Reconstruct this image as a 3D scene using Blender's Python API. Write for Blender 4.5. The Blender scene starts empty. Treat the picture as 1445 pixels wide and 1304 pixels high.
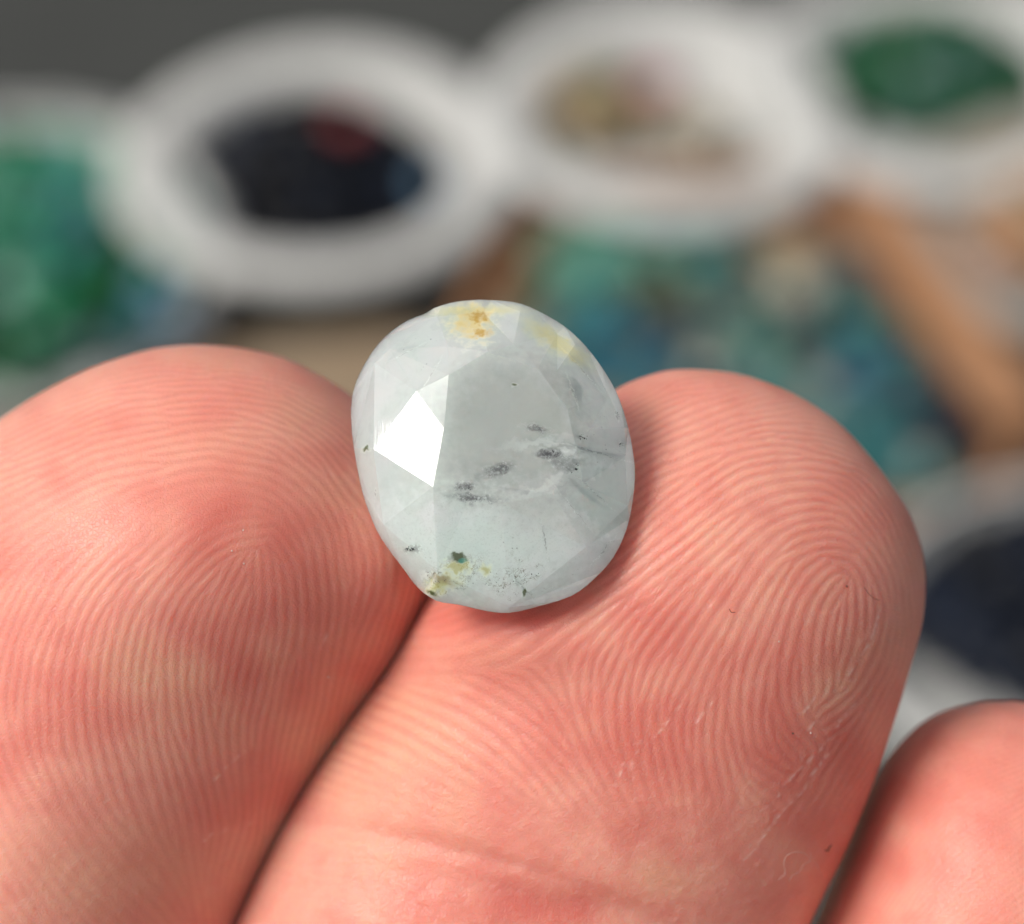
import bpy, bmesh, math, random
import numpy as np
from mathutils import Vector, Matrix

random.seed(7)
rng = np.random.RandomState(7)
R = math.radians
C = bpy.context.scene.collection

# ------------------------------------------------------------------ camera, world, sun, exposure
MM = 0.001
S = 110.0                  # mm from the lens to the stone
K = 0.025                  # mm per photograph pixel at the stone
PITCH = R(43)
GEM_H = 0.405              # height of the stone above the table
RIGHT = Vector((1, 0, 0))
UP = Vector((0, math.sin(PITCH), math.cos(PITCH)))
BACK = Vector((0, -math.cos(PITCH), math.sin(PITCH)))
FRAME = Matrix((RIGHT, UP, BACK)).transposed().to_4x4()
FRAME.translation = Vector((0, 0, GEM_H))      # a frame standing at the stone, z towards the viewer
CAM = FRAME @ Vector((0, 0, S * MM))

cd = bpy.data.cameras.new('camera')
cam = bpy.data.objects.new('camera', cd)
C.objects.link(cam)
cam.matrix_world = FRAME.copy()
cam.location = CAM
cd.sensor_width = 36
cd.lens = 36 * S / (1445 * K)
cd.clip_start = 0.005
cd.clip_end = 100
cd.dof.use_dof = True
cd.dof.focus_distance = (S - 0.3) * MM
cd.dof.aperture_fstop = cd.lens / 3.1
cd.dof.aperture_blades = 0
bpy.context.scene.camera = cam

SUN_F = Vector((-0.60, 0.47, 0.65)).normalized()        # towards the sun, in the stone's frame
SUN = (FRAME.to_3x3() @ SUN_F).normalized()
SUN_EL = math.asin(SUN.z)
SUN_AZ = math.atan2(SUN.x, SUN.y)

w = bpy.data.worlds.new("World")
bpy.context.scene.world = w
w.use_nodes = True
nt = w.node_tree
sky = nt.nodes.new('ShaderNodeTexSky')
sky.sky_type = 'NISHITA'
sky.sun_disc = False
sky.sun_elevation = SUN_EL
sky.sun_rotation = SUN_AZ
sky.air_density = 1.0
sky.dust_density = 4.0
hs = nt.nodes.new('ShaderNodeHueSaturation')            # a thin white overcast
hs.inputs['Saturation'].default_value = 0.22
nt.links.new(sky.outputs[0], hs.inputs['Color'])
nt.links.new(hs.outputs[0], nt.nodes['Background'].inputs['Color'])
nt.nodes['Background'].inputs['Strength'].default_value = 0.11

ld = bpy.data.lights.new('sun', 'SUN')
ld.energy = 2.2
ld.angle = R(24)
ld.color = (1.0, 0.95, 0.88)
sun = bpy.data.objects.new('sun', ld)
C.objects.link(sun)
sun.rotation_euler = SUN.to_track_quat('Z', 'Y').to_euler()
sun.location = (0, 0, 2)

vs = bpy.context.scene.view_settings
vs.view_transform = 'Standard'
vs.look = 'None'
vs.exposure = 0.12
vs.gamma = 1
cy = bpy.context.scene.cycles
cy.max_bounces = 24
cy.transmission_bounces = 12
cy.transparent_max_bounces = 12
cy.volume_bounces = 20
cy.caustics_reflective = True
cy.caustics_refractive = True
cy.blur_glossy = 0.0
cy.sample_clamp_indirect = 8
try:
    cy.use_denoising = True
    cy.denoiser = 'OPENIMAGEDENOISE'
except Exception:
    pass


# ------------------------------------------------------------------ helpers
def link(name, mesh, mats, parent=None, kind=None, label=None, cat=None, group=None, smooth=True):
    o = bpy.data.objects.new(name, mesh)
    C.objects.link(o)
    for m in (mats if isinstance(mats, (list, tuple)) else [mats]):
        if m and m.name not in [x.name for x in mesh.materials if x]:
            mesh.materials.append(m)
    if smooth is not None:
        mesh.polygons.foreach_set('use_smooth', [smooth] * len(mesh.polygons))
    tag(o, label, cat, group, kind)
    if parent:
        o.parent = parent
    return o


def tag(o, label=None, cat=None, group=None, kind=None):
    if label: o['label'] = label
    if cat: o['category'] = cat
    if group: o['group'] = group
    if kind: o['kind'] = kind


def empty(name, loc):
    o = bpy.data.objects.new(name, None)
    C.objects.link(o)
    o.location = loc
    o.empty_display_size = 0.01
    return o


def mesh_from(name, v, f):
    m = bpy.data.meshes.new(name)
    m.from_pydata([tuple(map(float, p)) for p in v], [], [tuple(map(int, q)) for q in f])
    m.update()
    return m


def px(x, y, z=0.0):
    """photograph pixel -> mm in the stone's frame at depth z"""
    k = K * (S - z) / S
    return ((x - 722.5) * k, (652 - y) * k)


def ground(x, y, h=0.0):
    """where the line of sight through a photograph pixel meets the height h (m)"""
    d = RIGHT * ((x - 722.5) * K) + UP * ((652 - y) * K) - BACK * S
    t = (h - CAM.z) / d.z
    return CAM + d * t


class N:
    """small node-tree writer"""
    def __init__(s, name):
        s.m = bpy.data.materials.new(name)
        s.m.use_nodes = True
        s.t = s.m.node_tree
        s.b = s.t.nodes['Principled BSDF']
        s.out = s.t.nodes['Material Output']

    def n(s, kind, **kw):
        q = s.t.nodes.new('ShaderNode' + kind)
        for k, v in kw.items():
            setattr(q, k, v)
        return q

    def put(s, sock, v):
        if isinstance(v, bpy.types.NodeSocket):
            s.t.links.new(v, sock)
        else:
            if sock.type == 'RGBA' and len(v) == 3:
                v = (*v, 1)
            sock.default_value = v

    def math(s, op, a, b=None, c=None, clamp=False):
        q = s.n('Math', operation=op, use_clamp=clamp)
        s.put(q.inputs[0], a)
        if b is not None: s.put(q.inputs[1], b)
        if c is not None: s.put(q.inputs[2], c)
        return q.outputs[0]

    def mix(s, f, a, b, blend='MIX'):
        q = s.n('Mix', data_type='RGBA', blend_type=blend)
        s.put(q.inputs[0], f)
        s.put(q.inputs[6], a)
        s.put(q.inputs[7], b)
        return q.outputs[2]

    def noise(s, vec, scale, detail=3, rough=0.5, dist=0.0, out=0):
        q = s.n('TexNoise')
        s.put(q.inputs['Vector'], vec)
        q.inputs['Scale'].default_value = scale
        q.inputs['Detail'].default_value = detail
        q.inputs['Roughness'].default_value = rough
        q.inputs['Distortion'].default_value = dist
        return q.outputs[out]

    def ramp(s, f, a, b, lo=0.0, hi=1.0):
        q = s.n('MapRange', interpolation_type='SMOOTHSTEP')
        s.put(q.inputs[0], f)
        for i, v in enumerate((a, b, lo, hi)):
            q.inputs[i + 1].default_value = v
        return q.outputs[0]

    def obj(s, scale=1.0):
        tc = s.n('TexCoord')
        vm = s.n('VectorMath', operation='SCALE')
        s.t.links.new(tc.outputs['Object'], vm.inputs[0])
        vm.inputs[3].default_value = scale
        return vm.outputs[0]

    def attr(s, name):
        return s.n('Attribute', attribute_name=name).outputs['Fac']

    def bump(s, h, dist, strength=1.0, normal=None):
        q = s.n('Bump')
        s.put(q.inputs['Height'], h)
        q.inputs['Distance'].default_value = dist
        q.inputs['Strength'].default_value = strength
        if normal is not None: s.put(q.inputs['Normal'], normal)
        return q.outputs[0]

    def set(s, **kw):
        for k, v in kw.items():
            s.put(s.b.inputs[k.replace('_', ' ')], v)
        return s


# ------------------------------------------------------------------ the finger shapes (mm, stone's frame)
def catmull(pts, n=12):
    p = np.array(pts, float)
    p = np.vstack([2 * p[0] - p[1], p, 2 * p[-1] - p[-2]])
    out = []
    for i in range(1, len(p) - 2):
        t = np.linspace(0, 1, n, endpoint=False)[:, None]
        a, b, c, d = p[i - 1], p[i], p[i + 1], p[i + 2]
        out.append(0.5 * (2 * b + (c - a) * t + (2 * a - 5 * b + 4 * c - d) * t ** 2 + (3 * b - a - 3 * c + d) * t ** 3))
    out.append(p[-2][None])
    return np.vstack(out)


def finger(left, right, axis, zc, hp, hd, Lt, tend, length, step=0.062, e=2.15, tilt=0.0, fine_cols=420, tipz=0.0):
    """left / right: outlines from the tip down, photograph pixels; returns a grid of points"""
    ax = np.array([axis[0], -axis[1]]); ax /= np.linalg.norm(ax)         # y up
    pr = np.array([-ax[1], ax[0]])
    if pr[0] < 0: pr = -pr

    def cv(side):
        q = catmull(side)
        m = np.array([px(a, b, zc) for a, b in q])
        return m @ ax, m @ pr
    tl, wl = cv(left)
    tr, wr = cv(right)
    t0 = min(tl.min(), tr.min())
    n1 = int(14 / step)
    # stations: dense and crowded at the tip, dense to the frame edge, then sparse
    u = np.linspace(0, 1, n1)
    ts = Lt * (1 - np.cos(u * math.pi / 2))
    ts = np.concatenate([ts[ts < Lt * 0.999], np.arange(Lt, tend, step), np.linspace(tend, length, 24)])
    ts[0] = 0.0004
    def interp(t, w_):
        o = np.argsort(t, kind='stable')
        tt, ww = t[o] - t0, w_[o]
        y = np.interp(ts, tt, ww)
        far = ts > tt[-1]
        y[far] = ww[-1]
        return y
    L, Rr = interp(tl, wl), interp(tr, wr)
    # smooth square-root opening over the first tenth of a millimetre
    mid = 0.5 * (L + Rr)
    c0 = mid[0]
    L = np.where(ts < 0.02, c0 + (L - c0), L)
    half = 0.5 * (Rr - L)
    hh = np.sqrt(np.clip(1 - (1 - np.clip(ts / Lt, 0, 1)) ** 2, 0, 1))
    HP, HD = hp * hh ** 0.9, hd * hh
    zz = zc + tilt * np.clip(ts - 7, 0, 25) - tipz * np.exp(-ts / 3.0)
    nb = 36
    ph = np.concatenate([np.linspace(0, math.pi, fine_cols), np.linspace(math.pi, 2 * math.pi, nb + 2)[1:-1]])
    cp, sp = np.cos(ph), np.sin(ph)
    # even spacing along the arc on the visible half comes from the angle itself
    ex = 2.0 / e
    cx = np.sign(cp) * np.abs(cp) ** ex
    cz = np.sign(sp) * np.abs(sp) ** ex
    A = t0 + ts
    W = mid[:, None] + half[:, None] * cx[None]
    Z = zz[:, None] + np.where(sp[None] > 0, HP[:, None], HD[:, None]) * cz[None]
    P = np.empty((len(ts), len(ph), 3))
    P[..., 0] = A[:, None] * ax[0] + W * pr[0]
    P[..., 1] = A[:, None] * ax[1] + W * pr[1]
    P[..., 2] = Z
    return P


def normals(P):
    dv = np.empty_like(P); dv[1:-1] = P[2:] - P[:-2]; dv[0] = P[1] - P[0]; dv[-1] = P[-1] - P[-2]
    du = np.roll(P, -1, 1) - np.roll(P, 1, 1)
    n = np.cross(du, dv)
    n /= np.linalg.norm(n, axis=-1, keepdims=True) + 1e-12
    c = P.mean(1, keepdims=True)
    s = np.sign(np.sum(n * (P - c)))
    return n * s


index_l = [(432, 519), (400, 504), (360, 494), (320, 488), (280, 486), (240, 488), (200, 495), (130, 518), (60, 553), (0, 592), (-60, 640), (-125, 725),
           (-170, 840), (-200, 960), (-250, 1120), (-330, 1320), (-420, 1540)]
index_r = [(432, 519), (465, 537), (500, 562), (560, 620), (605, 690), (635, 770), (640, 830), (622, 880), (577, 950), (517, 1030), (457, 1117), (407, 1203),
           (357, 1307), (280, 1480)]
middle_l = [(1105, 547), (1060, 531), (1025, 524), (990, 521), (955, 521), (920, 528), (870, 549), (800, 598), (735, 665), (680, 735), (630, 795), (590, 850), (543, 930),
            (483, 1012), (423, 1102), (373, 1192), (323, 1300), (250, 1470)]
middle_r = [(1105, 547), (1150, 571), (1200, 610), (1258, 682), (1288, 735), (1304, 800), (1301, 870), (1283, 940), (1257, 1030), (1231, 1110), (1200, 1190),
            (1172, 1250), (1147, 1304), (1085, 1440)]
ring_l = [(1500, 1008), (1445, 991), (1410, 990), (1380, 992), (1320, 1010), (1270, 1052), (1228, 1120), (1196, 1200), (1155, 1300), (1090, 1440)]
ring_r = [(1500, 1008), (1560, 1040), (1620, 1090), (1680, 1170), (1710, 1280), (1700, 1400), (1650, 1560)]
AX = (-0.42, 0.907)
G_index = finger(index_l, index_r, AX, -8.8, 9.2, 6.0, 10.0, 25.5, 78, e=1.78, tipz=1.0, tilt=-0.10)
G_middle = finger(middle_l, middle_r, AX, -7.2, 7.3, 6.0, 9.5, 24.5, 86, e=2.12, tipz=1.0, tilt=-0.10)
G_ring = finger(ring_l, ring_r, AX, -9.3, 7.2, 6.0, 9.5, 14.0, 78, step=0.09, fine_cols=280, e=2.2)
GRIDS = [G_index, G_middle, G_ring]
NORM = [normals(g) for g in GRIDS]

# ------------------------------------------------------------------ friction ridges: oriented filtering of noise
DIR_INDEX = [(30, 600, 25), (100, 560, 22), (200, 530, 8), (280, 510, 0), (380, 510, -8), (460, 560, -25), (0, 680, 22), (100, 640, 18), (200, 640, 8),
             (250, 600, 5), (350, 640, -8), (400, 680, -30), (415, 720, -48), (330, 745, 22), (40, 740, 30), (100, 770, 40), (63, 825, 55), (200, 780, 45),
             (280, 800, 43), (300, 765, 33), (375, 830, 86), (375, 800, 88), (335, 820, 62), (350, 900, 80), (393, 815, -80), (400, 770, -55), (360, 752, 5), (450, 750, -62),
             (480, 700, -52), (454, 773, -85), (482, 773, -86), (513, 756, -80), (461, 911, 75), (409, 911, 82), (513, 877, 76), (530, 825, 86), (479, 714, -60),
             (427, 714, -45), (35, 885, 62), (10, 955, 75), (35, 1007, -85), (104, 920, 75), (104, 990, -87), (174, 955, 88), (70, 1094, -62), (17, 1094, -60),
             (139, 1059, -70), (209, 1059, -74), (216, 937, 85), (278, 1076, -75), (330, 1111, -72), (376, 1066, 88), (365, 972, 82), (418, 955, 70), (418, 1024, 76),
             (139, 1198, -52), (70, 1180, -50), (170, 1250, -40), (348, 1198, 75), (400, 1128, 70), (540, 950, 65), (560, 760, -75), (560, 640, -50), (590, 850, 75),
             (-60, 700, 40), (-100, 900, 70), (-100, 1100, -60)]
DIR_MIDDLE = [(923, 600, 28), (923, 659, 30), (1006, 633, 22), (1072, 626, 10), (1122, 643, -5), (1172, 650, -22), (1239, 699, -55), (1272, 749, -68),
              (1039, 683, 35), (1122, 699, 8), (1172, 693, -20), (940, 716, 38), (906, 782, 38), (1006, 782, 46), (1089, 759, 42), (1139, 733, 15), (1222, 726, -52),
              (1152, 759, 8), (935, 769, 40), (1038, 804, 50), (1107, 821, 58), (1159, 804, 40), (1193, 790, -15), (1221, 790, -55), (1245, 831, -75), (1124, 907, 76),
              (1073, 907, 68), (1004, 907, 60), (935, 942, 62), (1187, 880, 82), (1149, 907, 82), (1160, 952, -72), (1172, 925, 88), (1178, 836, 50), (1208, 850, -80),
              (1204, 907, 74), (1228, 907, 74), (1211, 942, 62), (1048, 976, 83), (1004, 1011, 82), (1090, 993, 88), (1107, 1011, -70), (1130, 1035, -35), (1180, 1000, 30), (1031, 1062, -82),
              (986, 1062, -82), (935, 1045, -85), (1090, 1097, -30), (1211, 993, 52), (1245, 1011, 58), (794, 897, 37), (849, 855, 33), (905, 842, 38), (835, 911, 50),
              (863, 938, 65), (932, 911, 54), (810, 966, 88), (838, 980, 88), (877, 980, 80), (960, 966, 68), (760, 966, -52), (780, 994, -55), (822, 1022, -65),
              (863, 1035, -80), (905, 1035, -85), (738, 994, -38), (683, 980, -28), (711, 1035, -38), (766, 1049, -45), (822, 1077, -55), (641, 1022, -30), (738, 925, 25),
              (683, 911, 15), (628, 938, 0), (655, 1091, -32), (606, 1079, -28), (645, 1138, -25), (685, 1079, -38), (803, 1079, -50), (843, 1060, -65), (700, 850, 28),
              (820, 720, 32), (520, 1100, -20), (480, 1200, -10), (700, 1230, -15), (900, 1200, -40), (1050, 1200, 40), (1150, 1100, 55), (1290, 850, -85), (1000, 545, 10),
              (880, 580, 28), (1200, 1150, 60)]
DIR_RING = [(1300, 1150, 40), (1400, 1080, 20), (1400, 1200, 38), (1250, 1200, 55), (1380, 1010, 5), (1230, 1290, 55), (1440, 1300, 35)]


def dirfield(samples, X, Y):
    sx = np.zeros(X.shape); sy = np.zeros(X.shape)
    for a, b, th in samples:
        d2 = (X - a) ** 2 + (Y - b) ** 2
        wgt = 1.0 / (d2 + 90.0) ** 1.5
        sx += wgt * math.cos(2 * R(th)); sy += wgt * math.sin(2 * R(th))
    return 0.5 * np.arctan2(sy, sx)


def blur(a, n):
    for _ in range(n):
        a = (np.roll(a, 1, 0) + np.roll(a, -1, 0) + np.roll(a, 1, 1) + np.roll(a, -1, 1) + 4 * a) / 8
    return a


CELL = 2.0
X0, Y0 = -70.0, 380.0
GW, GH = 800, 486
gx, gy = np.meshgrid(X0 + CELL * np.arange(GW), Y0 + CELL * np.arange(GH))


def to_px(P):
    k = S / (S - P[..., 2]) / K
    return 722.5 + P[..., 0] * k, 652 - P[..., 1] * k


def slopes(P, n):
    """mean surface slope of the visible side in a coarse pixel grid"""
    f = 4
    w_, h_ = GW // f + 1, GH // f + 1
    X, Y = to_px(P)
    m = n[..., 2] > 0.12
    i = ((X - X0) / CELL / f).astype(int); j = ((Y - Y0) / CELL / f).astype(int)
    m &= (i >= 0) & (i < w_) & (j >= 0) & (j < h_)
    cnt = np.zeros((h_, w_)); a = np.zeros((h_, w_)); b = np.zeros((h_, w_))
    np.add.at(cnt, (j[m], i[m]), 1.0)
    np.add.at(a, (j[m], i[m]), -n[..., 0][m] / n[..., 2][m])
    np.add.at(b, (j[m], i[m]), -n[..., 1][m] / n[..., 2][m])
    ok = cnt > 0
    a = np.where(ok, a / np.maximum(cnt, 1), 0); b = np.where(ok, b / np.maximum(cnt, 1), 0)
    wt = ok.astype(float)
    for _ in range(6):
        A, B, Wt = blur(a * wt, 1), blur(b * wt, 1), blur(wt, 1)
        a = np.where(wt > 0.5, a, A / np.maximum(Wt, 1e-6)); b = np.where(wt > 0.5, b, B / np.maximum(Wt, 1e-6))
        wt = np.where(Wt > 0.02, 1.0, 0.0)
    up = lambda q: blur(np.kron(q, np.ones((f, f)))[:GH, :GW], 8)
    return up(a), up(b)


def ridge_image():
    theta = np.zeros((GH, GW)); per = np.full((GH, GW), 15.5)
    # crease line between index and middle, between middle and ring
    cyx = np.interp(gy, [380, 700, 860, 1018, 1110, 1200, 1304, 1400], [700, 640, 600, 500, 440, 390, 340, 290])
    crx = np.interp(gy, [380, 990, 1100, 1190, 1304, 1400], [1600, 1320, 1240, 1200, 1150, 1100])
    reg = np.where(gx < cyx, 0, np.where(gx < crx, 1, 2))
    for k, smp in enumerate((DIR_INDEX, DIR_MIDDLE, DIR_RING)):
        m = reg == k
        th = dirfield(smp, gx, gy)
        a, b = slopes(GRIDS[k], NORM[k])
        nx, ny = -np.sin(th), np.cos(th)            # across the ridge, y up
        g = a * nx + b * ny
        if k == 0:
            base = 15.5 + 2.0 * np.clip((gy - 850) / 300, 0, 1)
        elif k == 1:
            base = 15.5 + 4.5 * np.exp(-((gx - 690) ** 2 + (gy - 1060) ** 2) / 150 ** 2) + 1.5 * np.exp(-((gx - 1080) ** 2 + (gy - 920) ** 2) / 160 ** 2)
        else:
            base = np.full(gx.shape, 9.0)
        p = base / np.sqrt(1 + np.minimum(g * g, 6.0))
        theta = np.where(m, th, theta); per = np.where(m, p, per)
    per = np.clip(blur(per, 6), 6.0, 22) / CELL
    NT = 16
    pers = np.array([3.0, 4.1, 5.5, 7.3, 9.8])
    kx = np.fft.rfftfreq(GW)[None]; ky = np.fft.fftfreq(GH)[:, None]
    lp = np.interp(np.log(per), np.log(pers), np.arange(len(pers)))
    tt = (theta % math.pi) / math.pi * NT
    filt = []
    for i in range(NT):
        th = math.pi * i / NT
        nx, ny = -math.sin(th), -math.cos(th)       # image rows run down
        for j, p in enumerate(pers):
            along = kx * math.cos(th) - ky * math.sin(th)
            G = 0
            for s in (1, -1):
                ax_ = kx * nx + ky * ny - s / p
                G = G + np.exp(-2 * math.pi ** 2 * ((0.50 * p) ** 2 * ax_ ** 2 + (0.85 * p) ** 2 * along ** 2))
            dt = np.abs(tt - i); dt = np.minimum(dt, NT - dt)
            wgt = np.clip(1 - dt, 0, 1) * np.clip(1 - np.abs(lp - j), 0, 1)
            if wgt.max() > 0:
                filt.append((G.astype(np.float32), wgt.astype(np.float32)))
    x = rng.randn(GH, GW).astype(np.float32)
    for it in range(8):
        F = np.fft.rfft2(x)
        o = np.zeros_like(x)
        for G, wgt in filt:
            o += wgt * np.fft.irfft2(F * G, s=x.shape)
        sd = np.sqrt(blur(o * o, 40)) + 1e-6
        x = np.tanh(1.1 * o / sd)
    return x


def sample(img, X, Y):
    u = np.clip((X - X0) / CELL, 0, GW - 1.001); v = np.clip((Y - Y0) / CELL, 0, GH - 1.001)
    i = u.astype(int); j = v.astype(int); a = u - i; b = v - j
    return (img[j, i] * (1 - a) * (1 - b) + img[j, i + 1] * a * (1 - b) + img[j + 1, i] * (1 - a) * b + img[j + 1, i + 1] * a * b)


def smooth_noise(n):
    a = blur(rng.randn(GH, GW), n)
    return a / a.std()


RIDGE = ridge_image()
MED = smooth_noise(30)        # ~ 10 px
FINE = smooth_noise(2)
BIG = smooth_noise(300)
LUMP = smooth_noise(10)
BEAD = np.clip(smooth_noise(5) - 0.7, 0, 2)      # small raised grains of skin


def gauss(X, Y, cx, cy_, rx, ry=None):
    ry = ry or rx
    return np.exp(-((X - cx) / rx) ** 2 - ((Y - cy_) / ry) ** 2)


# thin flaky creases on the middle finger (photograph pixels)
CREASES = [((1243, 858), (1228, 905), (1199, 952)), ((1158, 1008), (1141, 1030)), ((1187, 1020), (1160, 1056), (1140, 1075), (1106, 1108)),
           ((1170, 1062), (1143, 1098), (1133, 1118), (1112, 1136), (1085, 1170), (1062, 1202), (1046, 1218)),
           ((1110, 1112), (1098, 1124)), ((1200, 960), (1168, 1000)), ((1150, 985), (1130, 1012)), ((1215, 985), (1190, 1012), (1176, 1034)),
           ((1083, 1138), (1066, 1150)), ((345, 1060), (322, 1080), (303, 1101)), ((300, 1175), (285, 1190)), ((358, 1157), (350, 1166)), ((320, 1170), (312, 1175)),
           ((960, 995), (925, 1040)), ((1010, 985), (975, 1030)), ((905, 1045), (890, 1085)), ((470, 880), (452, 915)), ((880, 1078), (868, 1110))]


def crease_field(X, Y):
    f = np.zeros(X.shape)
    for c in CREASES:
        c = catmull(c, 6)
        for (a, b), (c2, d) in zip(c[:-1], c[1:]):
            vx, vy = c2 - a, d - b
            L2 = vx * vx + vy * vy + 1e-9
            t = np.clip(((X - a) * vx + (Y - b) * vy) / L2, 0, 1)
            d2 = (X - a - t * vx) ** 2 + (Y - b - t * vy) ** 2
            f = np.maximum(f, np.exp(-d2 / 1.7 ** 2))
    return f


CRE = crease_field(gx, gy) * np.clip(0.55 + 0.6 * smooth_noise(6), 0.0, 1.2)


def dress(P, n, k):
    """displace a finger grid by ridges, wrinkles, creases; returns points and colour attributes"""
    X, Y = to_px(P)
    inside = (X > X0 + 4) & (X < X0 + CELL * GW - 4) & (Y > Y0 + 4) & (Y < Y0 + CELL * GH - 4)
    face = np.clip((n[..., 2] - 0.12) / 0.30, 0, 1) * inside
    r = sample(RIDGE, X, Y)
    med = sample(MED, X, Y); fine = sample(FINE, X, Y); bead = sample(BEAD, X, Y); cre = sample(CRE, X, Y)
    if k == 0:
        amp = 1.0 - 0.80 * gauss(X, Y, 150, 735, 190, 60) - 0.55 * gauss(X, Y, 330, 700, 90, 50)
        amp *= 1 - 0.75 * np.clip((Y - 1080 - 0.25 * (X - 200)) / 120, 0, 1)
        wr = 0.25 + 0.5 * np.clip((Y - 1000) / 200, 0, 1)
    elif k == 1:
        amp = 1.05 - 0.95 * np.clip((Y - 1065 - 0.06 * (X - 800)) / 95, 0, 1)
        amp *= 1 - 0.6 * gauss(X, Y, 560, 1150, 130, 130)
        amp *= 1 - 0.55 * gauss(X, Y, 1080, 560, 170, 60)
        amp *= 1 - 0.7 * np.clip((X - 1225) / 40, 0, 1)
        amp *= 1 - 0.75 * gauss(X, Y, 620, 930, 120, 70)
        wr = 0.45 + 0.9 * np.clip((Y - 1040) / 100, 0, 1) + 0.6 * gauss(X, Y, 600, 960, 130, 110)
    else:
        amp = 0.35 * np.ones(X.shape); wr = 0.7 * np.ones(X.shape)
    amp = np.clip(amp * (0.90 + 0.20 * med), 0, 1.4) * face
    r = r * np.clip(0.95 + 0.13 * sample(LUMP, X, Y), 0.2, 1.5)
    shape = r - 0.22 * r * r                                  # broad tops, narrow valleys
    h = (0.0125, 0.0148, 0.016)[k] * amp * shape + face * wr * (0.0036 * fine + 0.005 * med + 0.008 * bead) + 0.022 * cre * face - 0.02 * face * 0
    # large soft folds, and the pads pressed up against the stone
    if k == 0:
        h = h + 0.6 * gauss(X, Y, 545, 790, 45, 90) * (n[..., 2] > 0)
    if k == 1:
        h = h + 0.95 * gauss(X, Y, 715, 895, 115, 60) * np.clip(n[..., 2] * 2, 0, 1)
        t = (Y - (1182 + 0.18 * (X - 560) + 0.00035 * (X - 560) ** 2))
        t2 = (Y - (1238 + 0.22 * (X - 640)))
        h = h - face * 0.14 * np.exp(-(t / 15) ** 2) * np.clip((950 - X) / 200, 0, 1) * np.clip((X - 400) / 80, 0, 1)
        h = h - face * 0.22 * np.exp(-(t2 / 22) ** 2) * np.exp(-((X - 780) / 150) ** 2)
        h = h + 0.35 * np.exp(-((X - 560) / 200) ** 2 - ((Y - 1330) / 70) ** 2) * (n[..., 2] > 0)
    P2 = P + n * h[..., None]
    return P2, (r * amp * 0.5 + 0.5), cre * face


def finger_part(P, n, k):
    P2, ra, ca = dress(P, n, k)
    nt_, nc = P.shape[:2]
    v = P2.reshape(-1, 3)
    i = np.arange(nt_ - 1)[:, None] * nc; j = np.arange(nc)[None]
    a = i + j; b = i + (j + 1) % nc
    q = np.stack([a, b, b + nc, a + nc], -1).reshape(-1, 4)
    # make sure faces look outwards
    tri = q[len(q) // 3]
    e1, e2 = v[tri[1]] - v[tri[0]], v[tri[3]] - v[tri[0]]
    nn = np.cross(e1, e2)
    if np.dot(nn, n.reshape(-1, 3)[tri[0]]) < 0:
        q = q[:, ::-1]
    return v, q, ra.ravel(), ca.ravel()


def tube(path, radii, flat=1.0, nseg=32):
    """coarse swept limb, mm: path points, (half width) radii"""
    p = catmull(path, 8); rr = catmull([(r_, 0) for r_ in radii], 8)[:, 0]
    out = []
    for i in range(len(p)):
        d = p[min(i + 1, len(p) - 1)] - p[max(i - 1, 0)]
        d /= np.linalg.norm(d)
        sx = np.cross(d, (0, 0, 1.0)); sx /= np.linalg.norm(sx)
        sz = np.cross(sx, d)
        a = np.linspace(0, 2 * math.pi, nseg, endpoint=False)
        out.append(p[i] + rr[i] * (np.cos(a)[:, None] * sx + flat * np.sin(a)[:, None] * sz))
    return np.array(out)


def grid_mesh(P):
    nt_, nc = P.shape[:2]
    i = np.arange(nt_ - 1)[:, None] * nc; j = np.arange(nc)[None]
    a = i + j; b = i + (j + 1) % nc
    q = np.stack([a, b, b + nc, a + nc], -1).reshape(-1, 4)
    v = P.reshape(-1, 3)
    v = np.vstack([v, P[0].mean(0), P[-1].mean(0)])
    k0, k1 = len(v) - 2, len(v) - 1
    caps = [(k0, (x + 1) % nc, x) for x in range(nc)] + [(k1, (nt_ - 1) * nc + x, (nt_ - 1) * nc + (x + 1) % nc) for x in range(nc)]
    return v, q, caps


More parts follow.
